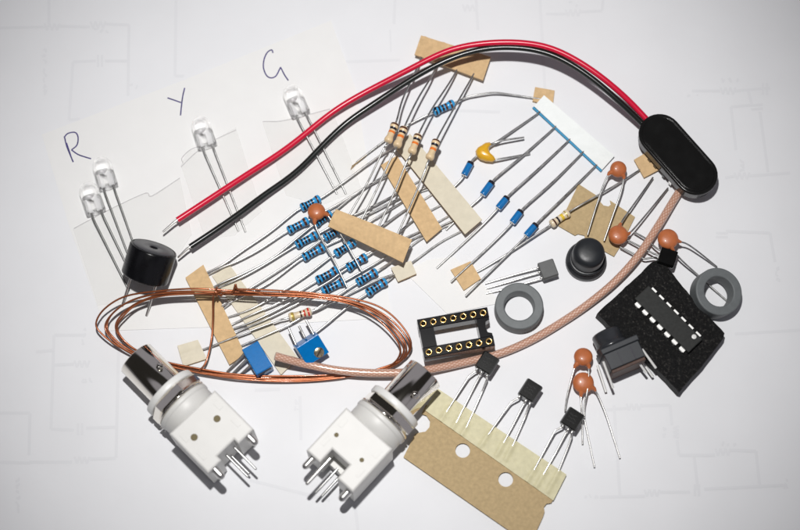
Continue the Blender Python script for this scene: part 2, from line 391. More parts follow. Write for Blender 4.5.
# ------------------------------------------------------------------ LEDs
def led(label, tip, base, leads, zc=.29):
    A, B = at(tip, zc), at(base, zc); ax = (A-B).normalized(); L = .84
    root = thing('clear_led', label, 'LED', V((B.x, B.y, 0)), 'clear LEDs on the paper slip')
    mb = MB(); prof = [(0, 0), (.24, 0), (.25, .01), (.25, .07), (.249, .30), (.246, L-.26)]
    for i in range(1, 9):
        a = math.pi/2*i/8; prof.append((.246*math.cos(a), L-.26+.25*math.sin(a)))
    lathe(mb, prof, B, ax, 'epoxy', 28); mb.build('lens', root)
    X = V((0, 0, 1)).cross(ax).normalized()
    fr = MB(); F = frame(B, ax)
    prism(fr, [(.02, -.03), (.02, -.16), (.30, -.18), (.40, -.10), (.40, .02), (.33, .02), (.28, -.03)], -.02, .02, 'silverframe', F)
    lathe(fr, [(.0, .40), (.09, .46), (.11, .46), (.11, .40), (.04, .34)], B+X*.04, ax, 'silverframe', 16)
    prism(fr, [(.02, .05), (.02, .16), (.36, .15), (.36, .09), (.20, .06)], -.02, .02, 'silverframe', F); fr.build('lead_frame', root)
    for s, (px, k) in zip((-1, 1), leads):
        q = MB(); st = B - X*.127*s*-1 if False else B+X*(.127*s)
        pts = [st+ax*.02, st-ax*.15, at(px[-1], .06)] if len(px) == 1 else [st+ax*.02, st-ax*.12]+[at(p, .08) for p in px]
        tube(q, bend(pts, .1), .025, k, 8); q.build('lead', root)
led('clear LED nearest the letter R, its dome touching the pen stroke', (99.5, 157), (108.5, 187), [([(140, 262)], 'leaddark'), ([(131.5, 264)], 'leaddark')])
led('clear LED lower left of the other at letter R, leftmost of all', (85.5, 181), (96.3, 212), [([(129, 270)], 'leaddark'), ([(129, 291)], 'leaddark')])
led('clear LED below the letter Y with two taped legs', (197, 114), (207.5, 146), [([(245.5, 232)], 'lead'), ([(238.5, 231)], 'lead')])
led('clear LED below the letter G, legs passing under the red and black wires', (288, 84), (301, 114), [([(346, 194)], 'lead'), ([(337, 194)], 'lead')])

# ------------------------------------------------------------------ battery clip with its two wires
c1, c2 = at((660.5, 134), .72), at((696, 174), .72)
F = frame(V(((c1.x+c2.x)/2, (c1.y+c2.y)/2, 0)), V((c2.x-c1.x, c2.y-c1.y, 0)))
hd = (c2-c1).length/2
def stad(r, h=hd, n=16): return [(h+r*math.cos(-math.pi/2+math.pi*i/n), r*math.sin(-math.pi/2+math.pi*i/n)) for i in range(n+1)]+[(-h+r*math.cos(math.pi/2+math.pi*i/n), r*math.sin(math.pi/2+math.pi*i/n)) for i in range(n+1)]
clip = thing('battery_clip', 'black nine volt battery clip with long red and black wires arching over the parts', 'battery clip', F.translation.copy())
mb = MB(); rings = []
for r, z in ((.47, .30), (.50, .31), (.515, .34), (.515, .60), (.545, .63), (.55, .66), (.55, .70), (.535, .725), (.52, .735), (.51, .737), (.475, .737), (.468, .735), (.462, .712), (.448, .712), (.444, .735), (.438, .737), (.43, .737)):
    rings.append([F @ V((x, y, z)) for x, y in stad(r)])
n = len(rings[0]); vs = [p for r_ in rings for p in r_]
mb.add(vs, [[i*n+j, i*n+(j+1) % n, (i+1)*n+(j+1) % n, (i+1)*n+j] for i in range(len(rings)-1) for j in range(n)], 'blackshell', True)
mb.add(rings[-1], [list(range(n))], 'blackshell', False); mb.add(rings[0], [list(range(n))[::-1]], 'blackshell')
mb.build('shell', clip)
mb = MB(); prism(mb, stad(.46, hd*.98), .16, .299, 'brownboard', F, .02); mb.build('contact_board', clip)
for k, r in ((-1, .26), (1, .30)):
    mb = MB(); lathe(mb, [(0, .0), (r*.7, 0), (r, .03), (r, .10), (r*.85, .158), (0, .158)], F @ V((k*.63, 0, 0)), (0, 0, 1), 'leadbright', 20); mb.build('snap_contact', clip)
for x in (-.42, -.2, .12, .38):
    mb = MB(); boxm(mb, x-.05, x+.05, -.515, -.45, .17, .295, 'blackshell' if x != .38 else 'leadbright', F, .01); mb.build('rivet_tab', clip)
red = [(177.5, 220.5, .42), (212.5, 197.5, .40), (250, 172.5, .32), (280, 154, .26), (305, 135, .26), (330, 114, .30), (355, 97.5, .40), (380, 85, .5), (410, 68.7, .7), (435, 56, .85), (460, 46.5, .98), (500, 41.8, 1.1), (535, 44, 1.12), (560, 50.5, 1.1), (590, 68, 1.02), (613, 86.5, .9), (632, 104, .72), (650, 123, .58)]
blk = [(190, 247, .42), (225, 224, .40), (250, 206, .32), (267.5, 192, .28), (287.5, 179.5, .24), (305, 164, .22), (320, 148, .22), (342, 126, .28), (360, 113, .36), (380, 100, .45), (410, 80, .65), (440, 62.5, .85), (472, 50.5, .95), (505, 46.5, 1.0), (535, 49.5, 1.02), (560, 57, 1.0), (590, 76, .92), (613, 95.5, .8), (630, 111, .64), (646, 128, .5)]
for pts, mm, tip in ((red, 'red', (163, 232, .36)), (blk, 'black', (178, 257.5, .33))):
    mb = MB(); P = relax(spline([at((p[0]+rng.uniform(-.5, .5), p[1]+rng.uniform(-.5, .5), p[2])) for p in pts], 8), 35); tube(mb, P, .076, mm, 16); w = mb.build('wire', clip); w['label'] = ('red' if mm == 'red' else 'black')+' insulated wire with a bare end'
    q = MB(); d = (P[0]-P[1]).normalized()
    for a in range(3): 
        off = V((0, .018*math.cos(a*2.1), .018*math.sin(a*2.1))); tube(q, [P[0]-d*.05+off, P[0]+d*.1+off, at(tip)+off*.7], .02, 'leadbright', 6)
    q.build('bare_end', w) if False else None
    o = q.build('bare_end', clip)

# ------------------------------------------------------------------ buzzer
A = at((144.5, 277.5), .50); d = at((156, 252.5), .5)-at((144.5, 277.5), .5); d.z = 0; d.normalize(); el = math.radians(30)
ax = V((d.x*math.cos(el), d.y*math.cos(el), math.sin(el)))
bz = thing('buzzer', 'black round piezo buzzer leaning on its two pins above the copper coil', 'buzzer', V((A.x, A.y, 0)))
mb = MB(); H = .80
lathe(mb, [(0, 0), (.56, 0), (.585, .02), (.59, .05), (.59, H-.04), (.575, H-.01), (.555, H), (.54, H-.02), (.53, H-.022), (.52, H-.003), (.10, H), (.095, H-.03), (0, H-.04)], A, ax, 'buzz', 48)
for f in range(len(mb.f)):
    pass
mb.build('case', bz)
mb = MB(); lathe(mb, [(.515, H), (.51, H+.008), (.12, H+.008), (.11, H)], A, ax, 'buzzface', 40); mb.build('top_face', bz)
X = V((0, 0, 1)).cross(ax).normalized()
for s, L in ((.33, .98), (-.33, .98)):
    mb = MB(); p = A+X*s; q = p-ax*.9; q.z = max(q.z, .05); tube(mb, [p+ax*.02, p-ax*.3, q], .032, 'leadbright', 8); mb.build('pin', bz)

# ------------------------------------------------------------------ resistors
def body_lathe(mb, A, B, r, base, bands, waist=.78):
    L = (B-A).length; ax = (B-A).normalized(); segs = []
    def rad(t):
        e = min(t, 1-t)
        if e < .05: return r*(.45+.55*math.sin(min(1, e/.05)*math.pi/2))*.92
        if e < .22: return r*(.92+.08*math.sin((e-.05)/.17*math.pi))
        if e < .30: return r*(.92-(.92-waist)*(e-.22)/.08)
        return r*waist
    ts = {0, .01, .025, .05, .09, .13, .17, .22, .26, .3, .7, .74, .78, .83, .87, .91, .95, .975, .99, 1}
    for a, w, c in bands: ts |= {a-w/2, a+w/2, a-w/2+.004, a+w/2-.004}
    prof = []
    for t_ in sorted(ts):
        c = base
        for a, w, cc in bands:
            if a-w/2-1e-6 <= t_ < a+w/2-1e-6: c = cc
        prof.append((rad(t_) if 0 < t_ < 1 else .01, t_*L, c))
    lathe(mb, prof, A, ax, base, 20)
BANDS = {
 'blue': ('blue', [(.13, .08, 'bblack'), (.30, .09, 'bblack'), (.45, .09, 'bblack'), (.60, .09, 'bbrown'), (.82, .10, 'bbrown')]),
 'blueb': ('blue', [(.15, .09, 'bblack'), (.31, .09, 'bblack'), (.45, .09, 'bblack'), (.59, .09, 'bblack'), (.83, .08, 'bbrown')]),
 'orange': ('beige', [(.90, .085, 'bbrown'), (.70, .11, 'bblack'), (.50, .11, 'borange'), (.40, .02, 'beige')]),
 'redband': ('beige2', [(.86, .09, 'bred'), (.70, .08, 'bred'), (.53, .08, 'bbrown'), (.18, .14, 'bgold')]),
 'yellow': ('beige2', [(.20, .08, 'bbrown'), (.40, .08, 'bblack'), (.62, .13, 'byellow'), (.82, .05, 'bgold')]),
}
def resistor(name, label, kind, a, b_, la, lb_, z=.16, group=None, r=.112, lm='lead'):
    za, zb = z if isinstance(z, tuple) else (z, z)
    A, B = at(a, za), at(b_, zb); mid = (A+B)/2
    root = thing(name, label, 'resistor', V((mid.x, mid.y, 0)), group)
    base, bands = BANDS[kind]; bands = [(a2+rng.uniform(-.012, .012), w2*rng.uniform(.88, 1.1), c2) for a2, w2, c2 in bands]; mb = MB(); body_lathe(mb, A, B, r, base, bands); mb.build('body', root)
    ax = (B-A).normalized()
    for S_, sg, L in ((A, -1, la), (B, 1, lb_)):
        if not L: continue
        q = MB(); pts = [S_-ax*sg*.04, S_+ax*sg*.12]+[at((p[0]+rng.uniform(-.8, .8), p[1]+rng.uniform(-.8, .8), p[2])) for p in L]
        tube(q, bend(pts, .45, 7), .0245, lm, 8); q.build('lead', root)
    return root
G1 = 'blue resistors in the taped heap'
H_ = .20
BL = [
 ('topmost blue resistor of the heap, its middle crossed by the orange disc', (300.6, 208.3), (320.4, 198), [(270, 232, .2), (244, 250, .2), (222, 265, .19), (200, 275, .08)], [(346, 181, .2), (378, 156, .2), (400, 144, .12)]),
 ('blue resistor peeping out below right of the orange disc', (314.7, 224.3), (331.7, 213), [(271, 259, .22), (240, 275, .2), (222, 283, .18), (206, 291, .08)], [(354, 194, .2), (384, 176, .18), (402, 168, .08), (418, 160, .06)]),
 ('leftmost blue resistor, just below left of the orange disc', (287.4, 231), (308.7, 220), [(260, 250, .2), (237, 262, .2), (222, 268, .18), (202, 277, .08)], [(340, 203, .22), (372, 184, .2), (396, 173, .08), (414, 165, .06)]),
 ('blue resistor second down the left edge of the heap', (295.5, 245.7), (317.2, 234.3), [(260, 268, .2), (236, 280, .2), (212, 290, .08)], [(340, 222, .22), (376, 204, .2), (402, 190, .08), (424, 178, .06)]),
 ('blue resistor third down the left edge of the heap', (302.5, 258.3), (324.5, 246.4), [(271, 281, .2), (252, 292, .2), (232, 302, .18), (216, 310, .08)], [(350, 234, .22), (386, 211, .2), (405, 200, .08), (428, 186, .06)]),
 ('dark shaded blue resistor right under the upper end of the curled brown tape', (324, 238.5), (342, 228), [(303, 253, .24), (270, 276, .24), (244, 293, .2), (222, 309, .08)], [(360, 218, .24), (390, 202, .2), (406, 196, .08), (430, 190, .06)]),
 ('blue resistor lying below the middle of the curled brown tape', (334.5, 254.5), (355.3, 241.3), [(309, 274, .22), (280, 293, .22), (252, 309, .18), (226, 318, .08)], [(380, 227, .22), (402, 211, .16), (418, 203, .08), (436, 193, .06)]),
 ('blue resistor crossed by the bare leg of the disc capacitor, below the brown tape', (346.6, 268.7), (366.8, 256), [(330, 280.6, .22), (290, 303, .22), (256, 321, .19), (230, 330, .08)], [(390, 240, .22), (412, 220, .1), (445, 203, .06)]),
 ('blue resistor just above the copper wire, left of the pair there', (316, 281), (337.7, 269.2), [(284, 300, .24), (250, 315.5, .2), (236, 323, .1), (224, 329, .08)], [(360, 256, .22), (384, 245, .22), (420, 232, .1), (448, 217, .06)]),
 ('blue resistor half hidden by the copper wire, lowest on the left', (321.7, 291.9), (345, 280.6), [(295, 305, .24), (262, 322, .2), (240, 331, .1), (228, 337, .08)], [(386, 258, .22), (410, 240, .12), (428, 232, .08), (452, 220, .06)]),
 ('blue resistor second from the lower right end, left of the cream tape square', (356.4, 283.4), (377.2, 271), [(330, 300, .24), (290, 324, .22), (262, 338, .18), (236, 348, .08)], [(398, 257, .12), (421, 237, .1), (455, 222, .06)]),
 ('lowest right blue resistor of the heap, next to the cream tape square', (366.4, 293.8), (386.6, 280.6), [(349, 306, .24), (322, 329, .2), (300, 345, .12)], [(397, 273, .14), (414, 262, .10), (440, 243, .08), (462, 232, .06)]),
]
for i, (lab, a, b_, la, lb2) in enumerate(BL):
    resistor('blue_resistor', lab, 'blue' if i % 3 else 'blueb', a, b_, la, lb2, H_ + .02*(i % 3), G1, lm='lead' if i % 2 else 'leadbright')
G2 = 'beige resistors hanging from the upper brown tape'
for lab, a, b_, la, lb2 in [
 ('leftmost orange banded beige resistor under the upper brown tape', (387.5, 142.5), (395.5, 123.5), [(384, 147, .82), (368, 183, .76), (346, 219, .70)], [(402, 100, .72), (412, 78, .5), (421, 60, .27), (423, 50, .26)]),
 ('second orange banded beige resistor from the left, close beside the first', (396.6, 147), (404.5, 127), [(393, 155, .82), (375, 194, .76), (360, 224, .70)], [(418, 98, .72), (430, 78, .5), (437, 66, .27), (440, 56, .26)]),
 ('third orange banded beige resistor from the left', (411.3, 153.5), (418.7, 134.5), [(407, 162, .80), (395, 194, .75), (377, 231, .70)], [(432, 108, .68), (447, 86, .45), (456, 71, .27), (460, 62, .26)]),
 ('rightmost orange banded beige resistor under the upper brown tape', (429, 159.5), (436.8, 140), [(424, 172, .78), (410, 208, .75), (396, 237, .70)], [(450, 114, .66), (463, 92, .45), (473, 75, .27), (477, 68, .26)])]:
    resistor('beige_resistor', lab, 'orange', a, b_, la, lb2, (.86, .80), G2)
resistor('blue_resistor', 'single blue resistor lying apart, across the legs below the upper brown tape', 'blue', (433, 112.5), (454.5, 103), [(420, 118, .16), (407, 125.5, .14), (385, 141, .12), (362, 158, .1), (357, 163, .1)], [(466, 97.5, .2), (480, 93.5, .22), (495, 92.5, .2), (515, 95, .12), (540, 99, .08)], .2, r=.118)
resistor('beige_resistor', 'beige resistor with red bands lying above the blue trimmers', 'redband', (288.7, 317.6), (311.5, 311.2), [(281, 320, .26), (262, 326, .24), (230, 339, .20), (204, 349.5, .08), (198, 351, .07)], [(330, 303, .24), (352, 291, .22), (380, 279, .2), (398, 272, .14)], .28)
resistor('beige_resistor', 'beige resistor with black and yellow bands above the round black button', 'yellow', (550.5, 225), (569, 212.3), [(540, 232, .2), (510, 252, .16), (480, 270, .08), (472, 274, .07)], [(582, 205, .22), (596, 197, .22), (620, 183, .18), (642, 169, .1), (647, 166, .08)], .2)

# ------------------------------------------------------------------ paper tapes
def tape(name, label, cs, m='tan', th=.05, ridges=(), fn=None, group='lead tapes', cat='tape', mside=None, nu=30, nv=20):
    C_ = [at(c) for c in cs]; R_ = [(at(a, .0), at(b_, .0)) for a, b_ in ridges]
    def f(u, w, p):
        dz = 0
        for A, B in R_:
            d = V((B.x-A.x, B.y-A.y)); l = d.length; d /= l; q = V((p.x-A.x, p.y-A.y)); t_ = q.dot(d)
            if -.05 < t_ < l+.05: dz = max(dz, .03*math.exp(-((q.x*d.y-q.y*d.x)/.035)**2))
        return dz+(fn(u, w, p) if fn else 0)
    mb = MB(); patch(mb, C_, th, m, nu, nv, f, mside)
    return tag(mb.build(name), label, cat, group)
arch = lambda h: (lambda u, w, p: h*math.sin(math.pi*u))
tape('paper_tape', 'upper brown tape strip under the wire arch, holding four beige resistors', [(421, 36, .26), (490.7, 57.5, .26), (483, 80.7, .26), (414.5, 55, .26)], 'tan', .06, [((421, 60), (425, 42)), ((438, 66), (444, 46)), ((457, 72), (464, 52)), ((473, 76), (480, 58))])
tape('paper_tape', 'curled brown tape strip lying raised over the blue resistors', [(336, 209.5, .70), (412, 240, .74), (403, 263, .66), (328, 226.5, .62)], 'tan', .05, (), lambda u, w, p: .05*math.sin(math.pi*w)+.03*math.sin(3*u))
tape('paper_tape', 'right brown tape strip crossed by beige resistor legs', [(381, 165.5, .13), (397, 156, .13), (442, 229, .2), (426.5, 242, .2)], 'tan', .06)
tape('paper_tape', 'long cream tape strip running beside the row of diodes', [(394, 146, .16), (410, 134, .16), (482, 220, .32), (465, 234.5, .32)], 'cream', .05, [((404, 163), (422, 150)), ((416, 176), (434, 162)), ((428, 189), (446, 175)), ((439, 203), (458, 188)), ((452, 217), (470, 202)), ((460, 228), (477, 214))], mside='tan')
tape('paper_tape', 'left brown tape strip crossed by the copper wire', [(185.5, 278, .12), (203.5, 265, .12), (245, 354, .1), (229.5, 365, .1)], 'tan', .06)
tape('paper_tape', 'left cream tape strip running from copper knot to the trimmers', [(212, 276, .06), (230, 265.5, .06), (298, 358, .06), (281, 375, .06)], 'cream', .05, [((218, 290), (240, 276)), ((230, 308), (254, 292)), ((241, 323), (262, 308)), ((253, 338), (276, 324)), ((262, 348), (284, 336))], mside='tan')
tape('tape_square', 'cream tape square at the left, beside the vertical copper end', [(177.5, 346, .09), (198, 340, .09), (207, 359, .08), (183.5, 366.5, .08)], 'cream', .07, [((180, 357), (202, 349))], None, 'small tape squares', nu=12, nv=10, mside='tan')
tape('tape_square', 'cream tape square right of the blue resistor heap', [(391, 268, .2), (411, 261, .22), (416.5, 274, .16), (398, 282, .14)], 'cream', .07, (), None, 'small tape squares', nu=12, nv=10, mside='tan')
tape('tape_square', 'brown tape square on the cream slip above the IC socket', [(450.6, 270, .08), (470.5, 261.5, .08), (480.7, 279, .08), (463.7, 290.5, .08)], 'tan', .06, (), None, 'small tape squares', nu=12, nv=10)
tape('tape_square', 'brown tape square behind the upper end of the white diode tape', [(535, 87.5, .07), (554.5, 91, .07), (552.5, 107, .07), (532.5, 101.5, .07)], 'tan', .06, (), None, 'small tape squares', nu=12, nv=10)
tape('tape_square', 'brown tape square tucked under the battery clip edge', [(634, 160, .1), (647, 152.5, .12), (659, 170, .12), (644, 178, .1)], 'tan', .06, (), None, 'small tape squares', nu=12, nv=10)
tape('tape_square', 'narrow brown tape end standing on edge above the heap', [(350.5, 170, .06), (362, 158.5, .10), (367, 155, .16), (352, 166, .22)], 'tan', .05, (), None, 'small tape squares', nu=12, nv=6)
wt = tape('diode_tape', 'white tape strip with blue edge holding the row of blue diodes', [(544, 95.5, .20), (614.5, 156, .14), (602, 170, .10), (534, 106.5, .10)], 'whitetape', .03, (), None, None)
mb = MB(); tube(mb, [at((533, 107.5), .075), at((567, 139), .075), at((601.5, 171.3), .075)], .03, 'bluetape', 6, .9); mb.build('blue_edge', wt)

# ------------------------------------------------------------------ diodes
G3 = 'blue glass diodes on the white tape'
for lab, a, b_, L1, L2 in [
 ('uppermost left blue diode, beside the yellow capacitor', (464, 175.5), (471.3, 162), [(453, 188, .12), (441, 203, .06)], [(500, 139.5, .2), (539, 113, .10), (542, 110, .09)]),
 ('second blue diode from the yellow capacitor', (482.5, 195), (492.5, 181.5), [(470, 207, .12), (446, 230, .06)], [(520, 158, .2), (555, 127.5, .10), (558, 124, .09)]),
 ('middle blue diode of the row of five', (498, 208.5), (507.5, 197), [(480, 228, .12), (436.5, 268.5, .06)], [(535, 172, .2), (569, 140.5, .10), (572, 137, .09)]),
 ('fourth blue diode, second nearest the beige and black round button', (512, 223), (521.5, 210.5), [(490, 246, .14), (451, 282, .14)], [(552, 183, .2), (582.5, 153, .10), (585, 150, .09)]),
 ('lowest right blue diode, touching the lead of the yellow banded resistor', (526, 236), (536.5, 224), [(508, 254, .18), (465.5, 296, .16)], [(565, 196, .2), (595, 166.5, .10), (598, 164, .09)])]:
    A, B = at(a, .2), at(b_, .2); root = thing('glass_diode', lab.replace('beige and black ', ''), 'diode', V(((A.x+B.x)/2, (A.y+B.y)/2, 0)), G3)
    L = (B-A).length; ax = (B-A).normalized(); mb = MB(); r = .092
    lathe(mb, [(.01, 0, 'leadbright'), (r*.8, .0, 'diodeblue'), (r*.97, .02, 'diodeblue'), (r, .04, 'diodeblue'), (r, L*.80, 'bblack'), (r, L-.03, 'bblack'), (r*.9, L-.01, 'bblack'), (.01, L, 'bblack')], A, ax, 'diodeblue', 20); mb.build('body', root)
    for S_, sg, Lp in ((A, -1, L1), (B, 1, L2)):
        q = MB(); tube(q, bend([S_-ax*sg*.03, S_+ax*sg*.1]+[at(p) for p in Lp], .4), .026, 'lead', 8); q.build('lead', root)

# ------------------------------------------------------------------ disc capacitors
G4 = 'orange disc capacitors'
def disc(label, c, rpx, z, legs, tilt=(0, 0, 1), lm='lead'):
    C_ = at(c, z); r = rpx*.025*(DIST-z)/DIST; root = thing('disc_capacitor', label, 'capacitor', V((C_.x, C_.y, 0)), G4)
    mb = MB(); prof = [(r*math.sin(math.pi*i/18)**.8 if 0 < i < 18 else 0.002, -.135*math.cos(math.pi*i/18)) for i in range(19)]
    lathe(mb, prof, C_, tilt, 'ceramic', 32)
    for st, pts in legs:
        P = at(st, z-.02); d = (P-C_); d.z = 0; d.normalize()
        nx = at(pts[0]) if len(pts[0]) == 3 else at(pts[0], z); q = C_+d*(r*.80); e = P+(nx-P).normalized()*.06
        tube(mb, [q, P.lerp(q, .4), P, e], [.075, .062, .048, .030], 'ceramic', 10)
    mb.build('body', root)
    for st, pts in legs:
        P = at(st, z-.02); q = MB(); tube(q, bend([P]+[at(p) for p in pts], .3, 7), .0225, lm, 8); q.build('lead', root)
disc('orange disc capacitor lying on top of the blue resistors', (316.5, 211.7), 9, .52, [((314.5, 222.5), [(318, 233, .46), (335.5, 263, .45), (347, 287, .4)]), ((327, 214.5), [(334, 224, .46), (349, 248, .46), (362, 271.5, .4)])])
disc('orange disc capacitor with long legs over the kraft card, nearest the white diode tape', (618.3, 169.3), 8.5, .45, [((609, 173.5), [(604, 183, .4), (595, 210, .32), (587.5, 235, .25)]), ((624, 177), [(622, 190, .4), (613, 215, .3), (604, 241, .2)])], (.1, -.2, 1))
disc('orange disc capacitor at the lower right corner of the kraft card', (618.2, 235), 10, .38, [((620, 225), [(624, 218, .34), (637, 200, .26), (653, 177.5, .16)]), ((628.5, 234), [(634, 229, .34), (650, 210, .26), (668, 188, .14)])])
disc('orange disc capacitor right of the coax, above the black foam', (668, 239), 10.5, .5, [((679, 241.5), [(687, 243.5, .4), (700, 253, .3), (717, 267, .1)]), ((672.5, 249), [(680, 259, .34), (700, 277, .16), (727, 301, .06)])])
disc('upper of two stacked orange disc capacitors left of the push switch', (583.3, 356.8), 9.3, .42, [((575, 366), [(571, 380, .34), (567, 396, .25), (565, 411, .15)]), ((589, 366.5), [(588.5, 385, .42), (583, 412, .25), (594.5, 467, .1)])], (0, .15, 1), 'leadbright')
disc('lower of two stacked orange disc capacitors, above the right transistor', (583.2, 382.8), 10.5, .32, [((581, 394.5), [(581, 403, .28), (582, 420, .2), (582.5, 444, .1)]), ((594.5, 389), [(598.5, 396, .25), (606, 414, .2), (620, 458, .1)])], (0, -.1, 1), 'leadbright')

# yellow capacitor
C_ = at((483, 153), .25); yc = thing('yellow_capacitor', 'small yellow dipped capacitor beside the uppermost blue diode', 'capacitor', V((C_.x, C_.y, 0)))
mb = MB(); out = [(475.3, 151.5), (477.5, 148), (481, 146), (485.5, 143), (490, 142.5), (491.8, 144.5), (489.5, 147.5), (489, 151), (490.5, 154), (494.5, 157.5), (496, 160.5), (492.5, 162), (486, 161.5), (480, 159.5), (476.8, 156.5)]
ctr = at((483, 153), .2); n = len(out)
rings = []
for s_, z_ in ((.05, .10), (.7, .11), (.93, .15), (1, .21), (.93, .28), (.72, .335), (.35, .36), (.03, .365)):
    rings.append([V((ctr.x+(at(p, .21).x-ctr.x)*s_, ctr.y+(at(p, .21).y-ctr.y)*s_, z_)) for p in out])
vs = [p for r_ in rings for p in r_]; mb.add(vs, [[i*n+(j+1) % n, i*n+j, (i+1)*n+j, (i+1)*n+(j+1) % n] for i in range(len(rings)-1) for j in range(n)], 'yellow', True); mb.build('body', yc)
for P in ([(489, 145, .24), (496, 142.5, .3), (503, 140.5, .3), (524, 137.5, .22)], [(493, 160.3, .22), (500, 159, .22), (515, 156.5, .16), (530, 153.5, .1)]):
    q = MB(); tube(q, spline([at(p) for p in P], 6), .026, 'lead', 8); q.build('lead', yc)

# ------------------------------------------------------------------ toroids
def toroid(label, c, z, R, r, h, tilt=(0, 0, 1)):
    C_ = at(c, z); n_ = V(tilt).normalized(); root_o = C_-n_*h
    mb = MB(); b_ = .03; e = .008
    lathe(mb, [(r, b_+e), (r, b_), (r+b_, 0), (r+b_+e, 0), (R-b_-e, 0), (R-b_, 0), (R-.009, .009), (R, b_), (R, b_+e), (R, h-b_-e), (R, h-b_), (R-.009, h-.009), (R-b_, h), (R-b_-e, h), (r+b_+e, h), (r+b_, h), (r+.009, h-.009), (r, h-b_), (r, h-b_-e)], root_o, n_, 'ferrite', 64, closed=True)
    return tag(mb.build('ferrite_ring'), label, 'ferrite ring', 'grey ferrite rings')
toroid('grey ferrite ring on the paper right of the IC socket', (519.3, 305.7), .46, .595, .365, .46)
toroid('grey ferrite ring leaning on the right edge of the black foam', (719.2, 291.3), .60, .60, .375, .46, (.20, -.05, 1))

# ------------------------------------------------------------------ coax
mb = MB(); cx = [(275, 356, .62), (290, 360, .52), (310, 365, .38), (340, 370.5, .34), (375, 373, .32), (410, 372, .30), (440, 367.5, .22), (475, 360, .14), (505, 351.5, .13), (535, 338, .13), (565, 320, .14), (590, 302.5, .18), (615, 281.5, .24), (638, 256, .3), (658, 226, .28), (672, 203, .22), (684, 184, .15)]
tube(mb, spline([at(p) for p in cx], 14), .100, 'coax', 24); co = mb.build('coax_cable'); tag(co, 'pinkish brown braided coaxial cable curving from the trimmers to the battery clip', 'cable')
# ------------------------------------------------------------------ copper coil
mb = MB()
base = [(235, 291, .66), (270, 292, .68), (310, 294.5, .68), (350, 300, .62), (378, 310, .55), (398, 326, .46), (409, 345, .38), (402, 360, .2), (378, 370, .1), (340, 376.5, .08), (290, 379.5, .10), (240, 377.5, .16), (195, 371, .2), (155, 361, .24), (128, 349, .28), (112, 336, .34), (107, 325, .4), (114, 312, .48), (132, 300, .56), (160, 293, .62), (195, 291, .66)]
turns = [  # offsets (dx, dy, dz) at each base point for each turn
 dict(left=(-11, -3), right=(2, -3), top=-2, bot=1.5, z=.05), dict(left=(0, 0), right=(0, 1), top=0, bot=0, z=0), dict(left=(9, 2), right=(-5, 3), top=2.4, bot=-1.6, z=-.03), dict(left=(10.5, 3), right=(-9, 5), top=3.2, bot=-3.2, z=.03), dict(left=(-1.5, 1), right=(-3, 2), top=1.2, bot=.8, z=.05)]
P = [(208, 340, .3)]
P = []
rr = random.Random(3)
for k, T_ in enumerate(turns):
    for i, (x, y, z) in enumerate(base):
        wl = max(0, 1-abs(x-107)/70); wr = max(0, 1-abs(x-409)/75); top = y < 335-((x-110)/300)*0
        up_ = i <= 5 or i >= 17
        dx = T_['left'][0]*wl+T_['right'][0]*wr; dy = (T_['top'] if up_ else T_['bot'])*(1-max(wl, wr)*.6)+T_['left'][1]*wl+T_['right'][1]*wr
        P.append((x+dx+rr.uniform(-.5, .5), y+dy+rr.uniform(-.6, .6), z+T_['z']+rr.uniform(-.02, .02)))
tube(mb, spline([at(p) for p in P], 8), .0235, 'copper', 10)
# binding turns around the bundle near the left tapes, and the free ends
wrap = []
for i in range(26):
    a = i/25*2*math.pi*2.2; wrap.append(at((213+i*.35+2*math.sin(a*.5), 291.5+4.2*math.cos(a), .66+.09*math.sin(a))))
tube(mb, spline(wrap, 3), .025, 'copper', 8)
tube(mb, spline([at(p) for p in [(214, 293, .72), (213, 300, .6), (213, 316, .42), (212, 335, .32), (209, 352, .3), (205, 364, .28), (199, 371, .25)]], 8), .025, 'copper', 10)
tube(mb, spline([at(p) for p in [(218, 291, .75), (228, 293.5, .78), (233, 291.5, .82), (235.5, 284.5, .92), (237, 288.5, .86), (243, 291, .78), (255, 292.3, .74), (266, 295.5, .68)]], 8), .025, 'copper', 10)
tag(mb.build('copper_wire_coil'), 'oval coil of enamelled copper wire tied with its own end', 'copper wire')

# ------------------------------------------------------------------ IC socket
zt = .70
P0, P6, Q0 = at((423.2, 323.5), zt), at((483, 312.8), zt), at((430, 351.8), zt)
F = frame(V((P0.x, P0.y, 0)), V((P6.x-P0.x, P6.y-P0.y, 0))); pit = (P6-P0).length/6; row = (Q0-P0).length
sk = thing('ic_socket', 'black fourteen pin IC socket with gold turned contacts', 'IC socket', F.translation.copy())
mb = MB(); e = .13; z0, z1 = .30, zt
boxm(mb, -e, 6*pit+e, -e, e, z0, z1, 'socket', F, .018); boxm(mb, -e, 6*pit+e, -row-e, -row+e, z0, z1, 'socket', F, .018)
boxm(mb, -e+.01, .23, -row+e, -e, z0+.03, z1-.004, 'socket', F, .0)
xr = 6*pit+e-.01
prism(mb, [(6*pit-.19, -e), (6*pit-.19, -row+e), (xr, -row+e), (xr, -row+e+.06), (xr-.10, -row+e+.10), (xr-.13, -row/2), (xr-.10, -e-.10), (xr, -e-.06), (xr, -e)], z0+.03, z1-.004, 'socket', F)
mb.build('body', sk)
for r_ in (0, 1):
    for i in range(7):
        q = MB(); o_ = F @ V((i*pit, -row*r_, 0))
        lathe(q, [(.0, 0), (.022, .0), (.026, z0-.06), (.06, z0-.05), (.06, z0+.002), (.02, z0+.01), (.02, z1), (.083, z1), (.083, z1+.012), (.072, z1+.022), (.056, z1+.018, 'gold'), (.030, z1-.025, 'hole'), (.0, z1-.03)], o_, (0, 0, 1), 'gold', 20); q.build('contact', sk)

